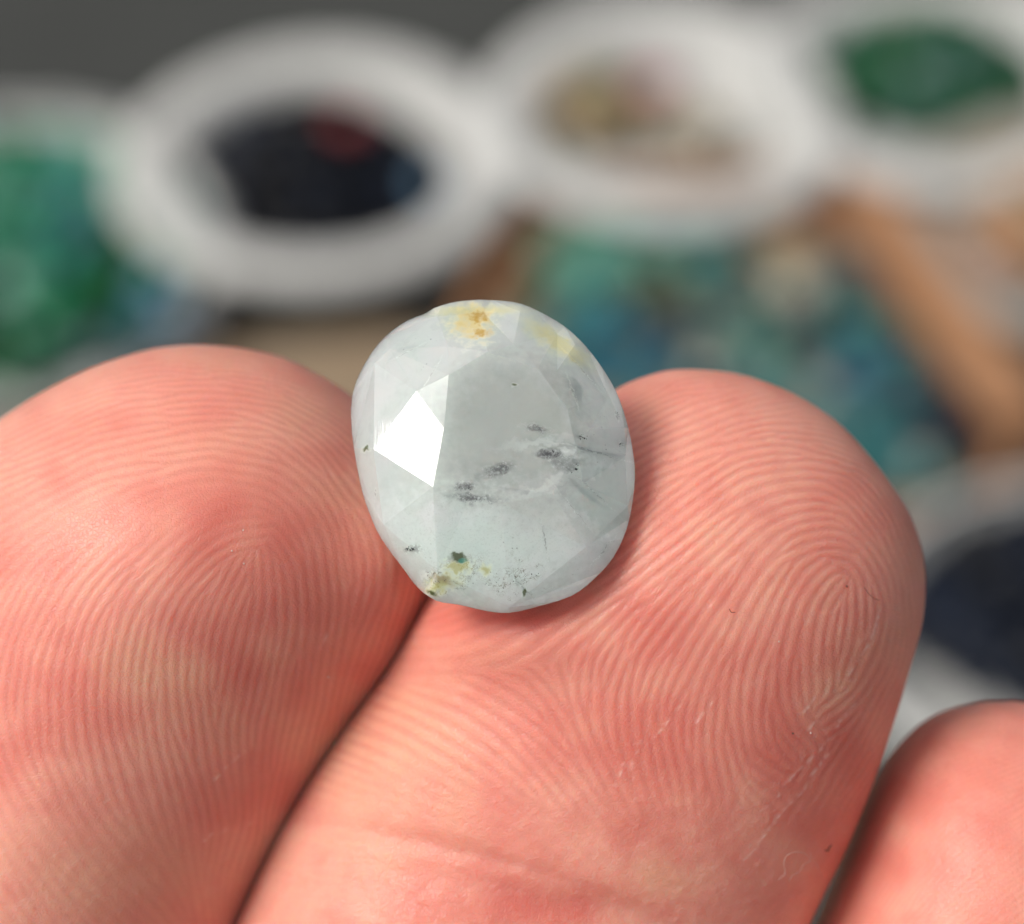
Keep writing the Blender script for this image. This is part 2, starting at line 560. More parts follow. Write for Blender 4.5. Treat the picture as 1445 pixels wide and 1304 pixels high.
# ------------------------------------------------------------------ skin
def skin():
    s = N('skin')
    v = s.obj(1000.0)
    ridge = s.attr('ridge'); flake = s.attr('flake'); warm = s.attr('warm'); pale = s.attr('pale')
    big = s.noise(v, 0.16, 2)
    mott = s.noise(v, 0.9, 3, 0.6)
    col = s.mix(s.ramp(big, 0.35, 0.65), (0.78, 0.30, 0.23), (0.83, 0.385, 0.295))
    col = s.mix(s.math('MULTIPLY', s.ramp(mott, 0.42, 0.70), 0.25), col, (0.68, 0.21, 0.16))
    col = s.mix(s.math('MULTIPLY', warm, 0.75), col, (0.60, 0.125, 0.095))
    col = s.mix(s.math('MULTIPLY', pale, 0.75), col, (0.74, 0.44, 0.28))
    col = s.mix(s.ramp(ridge, 0.70, 0.15, 0.0, 0.24), col, (0.55, 0.16, 0.12))
    col = s.mix(s.math('MULTIPLY', flake, 0.35), col, (0.88, 0.66, 0.58))
    cell = s.n('TexVoronoi', feature='DISTANCE_TO_EDGE')
    s.put(cell.inputs['Vector'], v); cell.inputs['Scale'].default_value = 7.0
    fine = s.noise(v, 9.0, 4, 0.6)
    pore = s.noise(v, 3.0, 2, 0.5)
    hgt = s.math('ADD', s.math('MULTIPLY', fine, 0.6), s.math('MULTIPLY', s.ramp(cell.outputs['Distance'], 0.0, 0.12), 0.35))
    hgt = s.math('ADD', hgt, s.math('MULTIPLY', pore, 0.5))
    nb = s.bump(hgt, 0.024 * MM, 1.0)
    rough = s.math('ADD', 0.28, s.math('MULTIPLY', s.noise(v, 6.0, 2), 0.22))
    s.set(Base_Color=col, Roughness=rough, Normal=nb, Subsurface_Weight=1.0, Subsurface_Radius=(1.0, 0.25, 0.14), Subsurface_Scale=1.7 * MM)
    s.b.inputs['Specular IOR Level'].default_value = 0.42
    s.b.subsurface_method = 'RANDOM_WALK'
    return s.m


def build_hand():
    V, F, RA, CA = [], [], [], []
    off = 0
    for k in range(3):
        v, q, ra, ca = finger_part(GRIDS[k], NORM[k], k)
        V.append(v); F += (q + off).tolist(); RA.append(ra); CA.append(ca)
        nc = GRIDS[k].shape[1]
        F.append(list(range(off + nc - 1, off - 1, -1)))             # the tiny tip pole
        off += len(v)
    # out of frame: little finger, palm, thumb, wrist
    ax = np.array([AX[0], -AX[1]]); ax /= np.linalg.norm(ax)
    pr = np.array([-ax[1], ax[0]]); pr = pr if pr[0] > 0 else -pr

    def at(along, across, z):
        return np.array([*(along * ax + across * pr), z])
    base_m = np.array(px(740, 1000, -7))
    a0, c0 = base_m @ ax, base_m @ pr
    extras = []
    extras.append(tube([at(a0 + q, c0 + 36 - 0.03 * q, -12) for q in (9, 12, 18, 30, 50, 75)], (1.0, 5.0, 7.2, 7.8, 8.2, 9.0), 0.85))
    extras.append(tube([at(a0 + 58, c0 + 6, -9), at(a0 + 64, c0 + 6, -9.5), at(a0 + 76, c0 + 4, -11), at(a0 + 100, c0, -12), at(a0 + 125, c0 - 2, -13),
                        at(a0 + 145, c0 - 1, -14), at(a0 + 185, c0, -15)], (20, 33, 38, 40, 36, 29, 28), 0.36, 48))
    extras.append(tube([at(a0 + 135, c0 - 18, -12), at(a0 + 115, c0 - 36, -6), at(a0 + 92, c0 - 50, -4), at(a0 + 66, c0 - 60, -4), at(a0 + 55, c0 - 63, -4), at(a0 + 52, c0 - 64, -4)],
                       (16, 16, 12, 10.5, 6, 0.8), 0.85))
    for g in extras:
        v, q, caps = grid_mesh(g)
        V.append(v); F += (q + off).tolist(); F += [tuple(int(x) + off for x in c) for c in caps]
        RA.append(np.full(len(v), 0.5)); CA.append(np.zeros(len(v)))
        off += len(v)
    V = np.vstack(V)
    RA = np.concatenate(RA); CA = np.concatenate(CA)
    X, Y = to_px(V)
    big = sample(BIG, X, Y)
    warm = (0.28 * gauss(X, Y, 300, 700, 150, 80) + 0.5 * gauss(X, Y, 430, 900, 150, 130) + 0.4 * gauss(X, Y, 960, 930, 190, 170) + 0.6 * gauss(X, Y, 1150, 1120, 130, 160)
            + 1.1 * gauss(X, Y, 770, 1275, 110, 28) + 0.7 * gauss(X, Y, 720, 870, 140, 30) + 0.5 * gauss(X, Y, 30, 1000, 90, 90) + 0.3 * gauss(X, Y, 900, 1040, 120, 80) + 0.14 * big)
    pale = (0.7 * gauss(X, Y, 560, 1080, 110, 110) + 0.5 * gauss(X, Y, 160, 1230, 150, 70) + 0.5 * gauss(X, Y, 230, 960, 90, 60) + 0.35 * gauss(X, Y, 1180, 950, 50, 60)
            + 0.5 * gauss(X, Y, 930, 1240, 60, 40) + 0.25 * gauss(X, Y, 250, 500, 250, 30) - 0.1 * big)
    F4 = F
    m = mesh_from('hand', V * MM, F4) if False else bpy.data.meshes.new('hand')
    if True:
        quads = np.array([f for f in F if len(f) == 4], np.int32)
        others = [f for f in F if len(f) != 4]
        loops = np.concatenate([quads.ravel()] + [np.array(f, np.int32) for f in others])
        sizes = np.concatenate([np.full(len(quads), 4, np.int32), np.array([len(f) for f in others], np.int32)])
        starts = np.concatenate([[0], np.cumsum(sizes)[:-1]]).astype(np.int32)
        m.vertices.add(len(V)); m.vertices.foreach_set('co', (V * MM).astype(np.float32).ravel())
        m.loops.add(len(loops)); m.loops.foreach_set('vertex_index', loops)
        m.polygons.add(len(sizes)); m.polygons.foreach_set('loop_start', starts); m.polygons.foreach_set('loop_total', sizes)
        m.update(calc_edges=True)
        m.validate()
    for nm, arr in (('ridge', RA), ('flake', CA), ('warm', np.clip(warm, 0, 1)), ('pale', np.clip(pale, 0, 1))):
        a = m.attributes.new(nm, 'FLOAT', 'POINT')
        a.data.foreach_set('value', arr.astype(np.float32))
    o = link('hand', m, skin(), label='bare hand, palm side up, its fingertips side by side carrying the pale oval gemstone', cat='hand')
    o.matrix_world = FRAME.copy()
    return o


hand = build_hand()

# ------------------------------------------------------------------ the stone
GC = (700.0, 642.0)           # its middle, photograph pixels
GEM_TILT = R(8)


def g2(cx, cy_):              # close-up pixel (2.662 x, origin 460,400) -> mm in the stone's own plane
    return ((460 + cx / 2.662 - GC[0]) * K, -(400 + cy_ / 2.662 - GC[1]) * K)


OUT = [(580, 57), (700, 65), (800, 100), (900, 160), (980, 235), (1050, 330), (1095, 410), (1130, 510), (1152, 610), (1162, 700), (1155, 805), (1130, 920), (1080, 1025),
       (1005, 1108), (920, 1170), (800, 1207), (690, 1232), (600, 1224), (500, 1202), (410, 1185), (340, 1130), (290, 1065), (240, 1000), (190, 925), (145, 815), (115, 700),
       (94, 570), (88, 460), (105, 365), (150, 275), (215, 190), (300, 130), (400, 90), (490, 64)]
TABLE = [(445, 545), (462, 343), (607, 254), (795, 318), (905, 470), (938, 625), (850, 790), (562, 752)]
TIPS = [(340, 402), (458, 233), (705, 225), (868, 325), (990, 545), (965, 755), (660, 830), (405, 772)]       # tip i lies between table i and i+1
BEZ = [(178, 630), (235, 240), (590, 100), (870, 180), (1065, 420), (1125, 650), (975, 1000), (420, 1090)]


def build_gem():
    bm = bmesh.new()
    zt = 1.45
    TT = math.tan(GEM_TILT)
    T = [Vector((*g2(*p), zt)) - Vector((0, zt * TT, 0)) for p in TABLE]
    tipz = [None, 0.98, 1.0, 1.02, 1.05, 1.15, 1.28, None]
    nx, ny = 0.36, -0.10                       # slope of the bright facet, leaning left
    P = []
    for i, p in enumerate(TIPS):
        q = g2(*p)
        q = (q[0], q[1] - 1.0 * TT)
        z = tipz[i] if tipz[i] is not None else zt + nx * (q[0] - T[0].x) + ny * (q[1] - T[0].y)
        P.append(Vector((*q, z)))
    B = []
    for i, p in enumerate(BEZ):
        q = g2(*p)
        a, b, c = T[i], P[i - 1], P[i]
        n = (b - a).cross(c - a)
        z = a.z - (n.x * (q[0] - a.x) + n.y * (q[1] - a.y)) / n.z
        B.append(Vector((*q, max(min(z, 0.55), 0.02))))
    outl = [Vector((g2(*p)[0], g2(*p)[1] * 1.016, 0)) for p in catmull(OUT + [OUT[0]], 3)[:-1]]
    outl = outl[::-1]                          # anticlockwise or not does not matter, normals are recalculated
    cen = Vector((0, 0, 0))
    vt = [bm.verts.new(v) for v in T]
    vp = [bm.verts.new(v) for v in P]
    vb = [bm.verts.new(v) for v in B]
    mids = []
    for i in range(8):
        d = (P[i].xy - Vector((0, 0))).normalized()
        best = max(outl, key=lambda q: q.xy.normalized().dot(d))
        mids.append(Vector((best.x * (0.97 if i in (4, 5, 6) else 0.94), best.y * (0.97 if i in (4, 5, 6) else 0.94), (-0.04, 0.10, 0.26, 0.26, 0.18, 0.16, 0.16, 0.26)[i])))
    vm = [bm.verts.new(v) for v in mids]       # between bezel i and i+1
    bm.faces.new(vt)
    for i in range(8):
        bm.faces.new((vt[i], vp[i], vt[(i + 1) % 8]))
        bm.faces.new((vt[i], vp[i - 1], vb[i], vp[i]))
        bm.faces.new((vp[i], vb[i], vm[i]))
        bm.faces.new((vp[i], vm[i], vb[(i + 1) % 8]))
    inner = []
    for i in range(8):
        inner += [vb[i], vm[i]]
    rim = [bm.verts.new((v.x, v.y, (-0.43 if v.x < -2.5 else -0.05) + 0.03 * math.sin(5 * k))) for k, v in enumerate(outl)]
    low = [bm.verts.new((v.x * 0.985, v.y * 0.985, -0.50)) for v in outl]
    ang = lambda v: math.atan2(v.co.y, v.co.x)
    # stitch inner ring (16) to the rim by angle
    A = sorted(inner, key=ang); Bq = sorted(rim, key=ang)
    i = j = 0
    na, nb_ = len(A), len(Bq)
    while i < na or j < nb_:
        aa = ang(A[(i + 1) % na]) + (2 * math.pi if i + 1 >= na else 0)
        bb = ang(Bq[(j + 1) % nb_]) + (2 * math.pi if j + 1 >= nb_ else 0)
        if (aa < bb and i < na) or j >= nb_:
            bm.faces.new((A[i % na], A[(i + 1) % na], Bq[j % nb_])); i += 1
        else:
            bm.faces.new((A[i % na], Bq[(j + 1) % nb_], Bq[j % nb_])); j += 1
    n = len(rim)
    for k in range(n):
        bm.faces.new((rim[k], rim[(k + 1) % n], low[(k + 1) % n], low[k]))
    # pavilion: two rows of flat facets down to a short keel
    ring2 = []
    for k in range(12):
        a = 2 * math.pi * (k + 0.5) / 12
        ring2.append(bm.verts.new((2.9 * math.cos(a), 3.1 * math.sin(a), -2.3)))
    keel = bm.verts.new((0.0, 0.0, -3.6))
    A = sorted(ring2, key=ang); Bq = sorted(low, key=ang)
    i = j = 0
    na, nb_ = len(A), len(Bq)
    while i < na or j < nb_:
        aa = ang(A[(i + 1) % na]) + (2 * math.pi if i + 1 >= na else 0)
        bb = ang(Bq[(j + 1) % nb_]) + (2 * math.pi if j + 1 >= nb_ else 0)
        if (aa < bb and i < na) or j >= nb_:
            bm.faces.new((A[i % na], A[(i + 1) % na], Bq[j % nb_])); i += 1
        else:
            bm.faces.new((A[i % na], Bq[(j + 1) % nb_], Bq[j % nb_])); j += 1
    for k in range(12):
        bm.faces.new((A[k], A[(k + 1) % 12], keel))
    bmesh.ops.recalc_face_normals(bm, faces=bm.faces)
    bm.normal_update()
    bmesh.ops.scale(bm, vec=(MM, MM, MM), verts=bm.verts)
    me = bpy.data.meshes.new('gemstone')
    bm.to_mesh(me); bm.free()
    return me


def gem_material():
    s = N('milky_beryl')
    v = s.obj(1000.0)
    sep = s.n('SeparateXYZ'); s.t.links.new(v, sep.inputs[0])
    warp = s.n('TexNoise'); s.put(warp.inputs['Vector'], v)
    warp.inputs['Scale'].default_value = 3.5; warp.inputs['Detail'].default_value = 5
    wsub = s.n('VectorMath', operation='SUBTRACT'); s.t.links.new(warp.outputs['Color'], wsub.inputs[0]); wsub.inputs[1].default_value = (0.5, 0.5, 0.5)

    def blob(cx, cy_, rx, ry, ang=0, ragged=0.5, soft=0.5, z=None):
        """soft ragged patch, close-up pixels"""
        x, y = g2(cx, cy_)
        y -= math.tan(GEM_TILT) * 1.45 * min(1.0, max(0.0, (5.2 - math.hypot(x, y)) / 2.6))
        rx *= K / 2.662; ry *= K / 2.662
        wv = s.n('VectorMath', operation='SCALE'); s.t.links.new(wsub.outputs[0], wv.inputs[0]); wv.inputs[3].default_value = ragged * 4 * min(rx, ry)
        ad = s.n('VectorMath', operation='ADD'); s.t.links.new(v, ad.inputs[0]); s.t.links.new(wv.outputs[0], ad.inputs[1])
        mp = s.n('Mapping', vector_type='TEXTURE')
        s.t.links.new(ad.outputs[0], mp.inputs[0])
        mp.inputs['Location'].default_value = (x, y, 0)
        mp.inputs['Rotation'].default_value = (0, 0, R(ang))
        mp.inputs['Scale'].default_value = (rx, ry, 1e6)
        ln = s.n('VectorMath', operation='LENGTH'); s.t.links.new(mp.outputs[0], ln.inputs[0])
        return s.ramp(ln.outputs['Value'], 1.0 + soft, 1.0 - soft)

    def mx(*a):
        r_ = a[0]
        for q in a[1:]:
            r_ = s.math('MAXIMUM', r_, q)
        return r_
    cloud = s.noise(v, 0.35, 4, 0.6)
    cloud2 = s.noise(v, 1.6, 4, 0.6, 0.6)
    col = s.mix(s.ramp(cloud, 0.3, 0.7), (0.83, 0.95, 0.895), (0.91, 0.985, 0.95))
    col = s.mix(s.math('MULTIPLY', s.ramp(cloud2, 0.45, 0.75), 0.30), col, (0.62, 0.66, 0.66))
    grey = mx(blob(690, 480, 270, 240, 0, .08, .2), blob(650, 700, 290, 130, 0, .15, .5), blob(820, 830, 190, 150, 0, .2, .6))
    col = s.mix(s.math('MULTIPLY', grey, 0.30), col, (0.55, 0.54, 0.55))  # grey paints in the table facet's dim reflection and see-through depth
    mint = mx(blob(480, 1060, 330, 150, 0, .3, .6), blob(1060, 800, 110, 170, 0, .3, .6))
    col = s.mix(s.math('MULTIPLY', mint, 0.5), col, (0.74, 0.88, 0.82))
    # feathers and smoky veils
    veil = mx(blob(650, 700, 60, 28, 15, .9, .7), blob(840, 640, 52, 18, 5, .8, .5), blob(560, 805, 90, 16, -5, 1.2, .8), blob(790, 545, 50, 12, -12, 1.2, .8),
              s.math('MULTIPLY', blob(890, 675, 62, 34, -20, .7, .4), 0.55), blob(520, 760, 40, 14, 10, 1.2, .8))
    grain = s.noise(v, 9.0, 4, 0.75)
    col = s.mix(s.math('MULTIPLY', s.math('MULTIPLY', veil, s.ramp(grain, 0.32, 0.55, 0.25, 1.0)), 0.85), col, (0.10, 0.10, 0.105))
    core = blob(838, 640, 30, 9, 0, .9, .5)
    col = s.mix(s.math('MULTIPLY', core, 0.7), col, (0.03, 0.03, 0.035))
    wisp = mx(blob(780, 600, 110, 14, 8, 1.6, .9), blob(900, 640, 110, 14, -6, 1.2, .9), blob(660, 880, 60, 16, 0, 1.6, .8), blob(880, 930, 70, 70, 0, .6, .6), blob(960, 880, 160, 20, -38, 1.2, .9),
              blob(760, 790, 150, 16, 25, 1.5, .9), blob(1000, 690, 60, 26, 30, .8, .7))
    col = s.mix(s.math('MULTIPLY', s.math('MULTIPLY', wisp, s.ramp(s.noise(v, 4.0, 5, 0.75, 0.8), 0.42, 0.62)), 0.45), col, (0.86, 0.90, 0.88))
    frost = blob(600, 950, 420, 190, 0, .3, .6)
    col = s.mix(s.math('MULTIPLY', s.math('MULTIPLY', frost, s.ramp(s.noise(v, 13.0, 3, 0.8), 0.52, 0.68)), 0.30), col, (0.42, 0.45, 0.44))
    # thin scratches and healed cracks
    thin = mx(blob(1010, 632, 150, 3, -10, 2.0, .8), blob(925, 400, 4, 55, 18, 2.2, .8), blob(1095, 490, 6, 22, 12, .6, .6), blob(1115, 600, 5, 16, 40, .8, .7),
              blob(300, 255, 60, 3, 25, 2.2, .8), blob(965, 320, 90, 3, -48, 2.2, .8), blob(395, 345, 60, 2.5, 58, 2.2, .8), blob(185, 785, 4, 15, -5, .4, .5),
              blob(735, 1140, 60, 4, -48, 2.2, .8), blob(330, 1000, 40, 8, -5, 1.6, .7), blob(1000, 780, 120, 2.5, -40, 2.2, .8), blob(930, 850, 90, 2.5, -48, 2.2, .8),
              blob(820, 960, 3, 60, 10, 2.2, .8), blob(1040, 1010, 60, 3, 50, 2.2, .8))
    col = s.mix(s.math('MULTIPLY', thin, s.ramp(grain, 0.30, 0.55, 0.2, 0.8)), col, (0.20, 0.21, 0.20))
    # scattered tiny specks
    sp = s.n('TexVoronoi', feature='F1'); s.put(sp.inputs['Vector'], v); sp.inputs['Scale'].default_value = 4.2
    dn = s.noise(v, 0.9, 2)
    speck = s.math('MULTIPLY', s.ramp(sp.outputs['Distance'], 0.16, 0.07), s.ramp(dn, 0.50, 0.60))
    area = mx(blob(620, 1080, 330, 130, 0, .3, .5), blob(1060, 560, 90, 200, 0, .3, .4), blob(400, 200, 200, 90, 20, .3, .4))
    col = s.mix(s.math('MULTIPLY', s.math('MULTIPLY', speck, area), 0.55), col, (0.18, 0.19, 0.16))
    curl = s.n('TexVoronoi', feature='DISTANCE_TO_EDGE'); s.put(curl.inputs['Vector'], v); curl.inputs['Scale'].default_value = 3.4
    ad = s.n('VectorMath', operation='MULTIPLY_ADD'); s.t.links.new(warp.outputs['Color'], ad.inputs[0]); ad.inputs[1].default_value = (1.2, 1.2, 1.2); s.t.links.new(v, ad.inputs[2])
    s.t.links.new(ad.outputs[0], curl.inputs['Vector'])
    lines = s.math('MULTIPLY', s.ramp(curl.outputs['Distance'], 0.07, 0.015), s.ramp(s.noise(v, 2.2, 2), 0.46, 0.58))
    la = mx(blob(470, 1110, 130, 60, 20, .4, .5), blob(720, 1110, 120, 70, 0, .4, .5))
    col = s.mix(s.math('MULTIPLY', s.math('MULTIPLY', lines, la), 0.75), col, (0.22, 0.19, 0.13))
    # iron stains
    y1 = mx(blob(545, 125, 70, 75, 10, .5, .9), blob(870, 215, 130, 40, -35, .5, .8), blob(560, 90, 170, 22, 0, .5, .8))
    col = s.mix(s.math('MULTIPLY', y1, 0.62), col, (0.66, 0.56, 0.15))
    y2 = s.math('MULTIPLY', mx(blob(568, 116, 36, 30, 0, .8, .8), blob(582, 182, 36, 24, 0, .8, .8), s.math('MULTIPLY', blob(550, 150, 62, 68, 0, .9, .9), 0.5)), 1.0, clamp=True)
    col = s.mix(s.math('MULTIPLY', y2, 0.85), col, (0.44, 0.25, 0.006))
    y3 = mx(blob(495, 1065, 50, 22, 0, .9, .7), blob(430, 1135, 70, 30, 20, .8, .8), blob(600, 1075, 16, 18, 0, .8, .8))
    col = s.mix(s.math('MULTIPLY', y3, 0.70), col, (0.36, 0.33, 0.04))
    red = blob(430, 1115, 60, 14, -20, 1.1, .7)
    col = s.mix(s.math('MULTIPLY', red, 0.45), col, (0.22, 0.13, 0.09))
    gr = mx(blob(498, 1026, 30, 17, -5, .9, .45), blob(745, 1165, 9, 18, -20, .7, .5), blob(708, 382, 13, 7, 0, .9, .5), blob(150, 620, 18, 10, 0, 1.2, .7), blob(400, 1168, 20, 7, -30, 1.0, .7))
    col = s.mix(s.math('MULTIPLY', gr, 0.92), col, (0.055, 0.07, 0.012))
    tl = blob(512, 1042, 14, 8, 0, .8, .5)
    col = s.mix(s.math('MULTIPLY', tl, 0.7), col, (0.05, 0.28, 0.22))
    dot = blob(318, 668, 5, 4, 0, .2, .4)
    col = s.mix(s.math('MULTIPLY', dot, 0.9), col, (0.03, 0.03, 0.03))
    # polishing lines
    sc = s.n('Mapping'); s.t.links.new(v, sc.inputs[0]); sc.inputs['Rotation'].default_value = (0, 0, R(18)); sc.inputs['Scale'].default_value = (9, 0.5, 1)
    pol = s.noise(sc.outputs[0], 1.0, 3, 0.6)
    lapped = s.math('MULTIPLY', blob(225, 600, 50, 90, 0, .3, .6), 5.0)
    hgt = s.math('ADD', s.math('MULTIPLY', pol, s.math('ADD', lapped, 0.6)), s.math('MULTIPLY', s.noise(v, 14.0, 3), 0.25))
    nb = s.bump(hgt, 0.0045 * MM, 1.0)
    s.set(Base_Color=col, Roughness=0.06, Normal=nb, IOR=1.6, Subsurface_Weight=1.0, Subsurface_Radius=(1.0, 1.0, 0.95), Subsurface_Scale=1.2 * MM)
    s.b.subsurface_method = 'RANDOM_WALK'
    gl = s.n('BsdfGlass'); gl.inputs['IOR'].default_value = 1.57; gl.inputs['Roughness'].default_value = 0.04
    gl.inputs['Color'].default_value = (0.955, 1.0, 0.975, 1)
    s.put(gl.inputs['Normal'], nb)
    centre = blob(700, 560, 250, 270, 0, .1, .45)  # milkier outside this middle, standing in for the crown's brighter inner reflections
    marks = s.math('MULTIPLY_ADD', mx(s.math('MULTIPLY', veil, 0.45), s.math('MULTIPLY', core, 0.7), y2, s.math('MULTIPLY', y3, 0.8), gr, s.math('MULTIPLY', thin, 0.6), red), 0.75, s.math('MULTIPLY_ADD', centre, -0.20, 0.44))
    marks = s.math('ADD', marks, s.math('MULTIPLY', mx(s.math('MULTIPLY', wisp, 0.5), s.math('MULTIPLY', frost, 0.5), s.math('MULTIPLY', y1, 0.7)), 0.35), clamp=True)
    mixs = s.n('MixShader'); s.t.links.new(marks, mixs.inputs[0])
    s.t.links.new(gl.outputs[0], mixs.inputs[1]); s.t.links.new(s.b.outputs[0], mixs.inputs[2])
    s.t.links.new(mixs.outputs[0], s.out.inputs['Surface'])
    vol = s.n('VolumeScatter'); vol.inputs['Color'].default_value = (0.985, 1.0, 0.993, 1)
    vol.inputs['Density'].default_value = 520.0; vol.inputs['Anisotropy'].default_value = 0.0
    s.t.links.new(vol.outputs[0], s.out.inputs['Volume'])
    return s.m


gm = gem_material()
gem = link('gemstone', build_gem(), gm, label='oval faceted milky white gemstone with yellow and green flecks, held up on the fingertips', cat='gemstone', smooth=False)
gx0, gy0 = px(*GC)
gem.matrix_world = FRAME @ Matrix.Translation(Vector((gx0, gy0, -0.45)) * MM) @ Matrix.Rotation(-GEM_TILT, 4, 'X')

# inclusions inside the stone: clusters of dark chips and thin healed cracks, each lying at its own depth
def plain(name, col, rough):
    q = N(name); q.set(Base_Color=col, Roughness=rough); return q.m


mat_smoke = plain('smoky_inclusion', (0.025, 0.025, 0.028), 0.5)
mat_feather = plain('healed_crack', (0.10, 0.105, 0.10), 0.4)
mat_flash = plain('bright_feather', (0.92, 0.93, 0.92), 0.2)


from mathutils.bvhtree import BVHTree
gem_bm = bmesh.new(); gem_bm.from_mesh(gem.data)
GEM_TREE = BVHTree.FromBMesh(gem_bm); gem_bm.free()


def in_gem(cx, cy_, depth):
    x, y = g2(cx, cy_)
    y -= math.tan(GEM_TILT) * 1.45 * min(1.0, max(0.0, (5.2 - math.hypot(x, y)) / 2.6))
    hit = GEM_TREE.ray_cast(Vector((x, y, 5)) * MM, Vector((0, 0, -1)))[0]
    zs = hit.z / MM if hit else -0.3
    return Vector((x, y, zs - max(0.012, 0.18 * depth)))


def cluster(cx, cy_, rx, ry, ang, depth, n, size, mat, seed):
    r_ = random.Random(seed)
    bm = bmesh.new()
    c = in_gem(cx, cy_, depth)
    u = K / 2.662
    ca, sa = math.cos(R(ang)), math.sin(R(ang))
    for i in range(n):
        a = r_.uniform(0, 6.283); q = r_.random() ** 0.75
        x, y = rx * u * q * math.cos(a), ry * u * q * math.sin(a)
        x, y = x * ca - y * sa, x * sa + y * ca
        M = Matrix.Translation(c + Vector((x, y, 0.012 - abs(r_.gauss(0, 0.05))))) @ Matrix.Rotation(r_.uniform(0, 3.14), 4, 'Z') @ Matrix.Rotation(r_.uniform(-0.9, 0.9), 4, 'X')
        k_ = size * r_.uniform(0.35, 1.3) * (1.15 - 0.6 * q)
        v0 = len(bm.verts)
        bmesh.ops.create_icosphere(bm, subdivisions=1, radius=1.0)
        bm.verts.ensure_lookup_table()
        for v in bm.verts[v0:]:
            v.co = M @ Vector((v.co.x * k_ * r_.uniform(0.8, 2.0), v.co.y * k_ * r_.uniform(0.6, 1.2), v.co.z * k_ * 0.3))
    bmesh.ops.scale(bm, vec=(MM,) * 3, verts=bm.verts)
    me = bpy.data.meshes.new('inclusion'); bm.to_mesh(me); bm.free()
    return link('inclusion', me, mat, parent=gem, smooth=False)


def crack(pts, depth, width, lean, mat, seed):
    """a thin wavy sheet going down into the stone, its upper edge along pts"""
    r_ = random.Random(seed)
    q = catmull(pts, 10)
    V, F = [], []
    for i, (x, y) in enumerate(q):
        t = i / (len(q) - 1)
        p = in_gem(x + r_.gauss(0, 1.6), y + r_.gauss(0, 1.6), depth)
        wd = width * (0.25 + math.sin(math.pi * t)) * r_.uniform(0.7, 1.2)
        a = Vector((0.006, 0.006, 0))
        b = p + Vector((lean[0] * wd, lean[1] * wd, -wd))
        V += [p * MM, (p + a) * MM, (b + a) * MM, b * MM]
    for i in range(len(q) - 1):
        o_ = 4 * i
        for j in range(4):
            F.append((o_ + j, o_ + (j + 1) % 4, o_ + 4 + (j + 1) % 4, o_ + 4 + j))
    F += [(0, 1, 2, 3), tuple(len(V) - 4 + j for j in range(4))]
    return link('crack', mesh_from('crack', V, F), mat, parent=gem, smooth=False)


cluster(838, 638, 58, 20, 4, 0.14, 150, 0.055, mat_smoke, 1)
cluster(895, 672, 55, 36, -20, 0.40, 150, 0.050, mat_smoke, 2)
cluster(650, 700, 58, 26, 15, 0.22, 130, 0.045, mat_smoke, 3)
cluster(575, 725, 50, 26, 10, 0.45, 50, 0.035, mat_smoke, 4)
cluster(560, 805, 60, 16, -5, 0.18, 80, 0.036, mat_smoke, 5)
cluster(525, 762, 40, 14, -10, 0.2, 45, 0.034, mat_smoke, 6)
cluster(790, 545, 50, 11, -12, 0.25, 50, 0.036, mat_smoke, 7)
cluster(335, 1000, 40, 8, -5, 0.08, 50, 0.030, mat_smoke, 8)
cluster(945, 575, 40, 12, -10, 0.2, 40, 0.032, mat_smoke, 9)
cluster(770, 1080, 40, 26, 0, 0.15, 22, 0.022, mat_smoke, 10)
cluster(640, 1100, 130, 60, 0, 0.12, 90, 0.018, mat_smoke, 11)
cluster(1100, 590, 18, 60, 20, 0.12, 24, 0.028, mat_smoke, 12)
cluster(1095, 485, 6, 20, 20, 0.08, 20, 0.026, mat_smoke, 13)
cluster(440, 1110, 70, 26, -20, 0.10, 70, 0.022, mat_feather, 14)
for sd, (pts, dep, wd, lean, mt) in enumerate((
        ([(700, 610), (790, 575), (880, 580), (940, 610), (1010, 632), (1090, 645), (1150, 640)], 0.10, 0.5, (0.1, -0.5), mat_flash),
        ([(905, 600), (960, 625), (1040, 640), (1130, 642)], 0.06, 0.30, (0.1, 0.3), mat_feather),
        ([(925, 350), (930, 400), (950, 450)], 0.08, 0.4, (0.5, 0.1), mat_feather),
        ([(905, 730), (960, 790), (1030, 835)], 0.15, 0.35, (0.4, 0.3), mat_feather),
        ([(870, 780), (930, 840), (1000, 895)], 0.25, 0.7, (0.5, 0.1), mat_flash),
        ([(800, 930), (815, 980), (790, 1040)], 0.1, 0.5, (0.6, 0), mat_flash),
        ([(620, 880), (660, 868), (700, 885), (660, 900)], 0.08, 0.2, (0.1, 0.3), mat_flash),
        ([(830, 890), (870, 960), (930, 1000), (985, 960)], 0.2, 0.8, (0.3, 0.5), mat_flash),
        ([(1040, 960), (1045, 1000), (1000, 1040)], 0.1, 0.4, (0.3, 0.4), mat_feather),
        ([(220, 300), (290, 250), (370, 235)], 0.10, 0.3, (0.0, 0.4), mat_feather),
        ([(880, 245), (960, 300), (1010, 365)], 0.10, 0.3, (0.2, 0.2), mat_feather),
        ([(690, 1085), (735, 1130), (765, 1160)], 0.06, 0.2, (0.3, 0.1), mat_feather),
        ([(950, 700), (1000, 690), (1060, 730), (1090, 690)], 0.5, 1.0, (0.3, -0.4), mat_flash),
        ([(185, 765), (186, 785), (190, 800)], 0.05, 0.15, (0.2, 0.1), mat_feather))):
    crack(pts, dep, wd, lean, mt, 50 + sd)

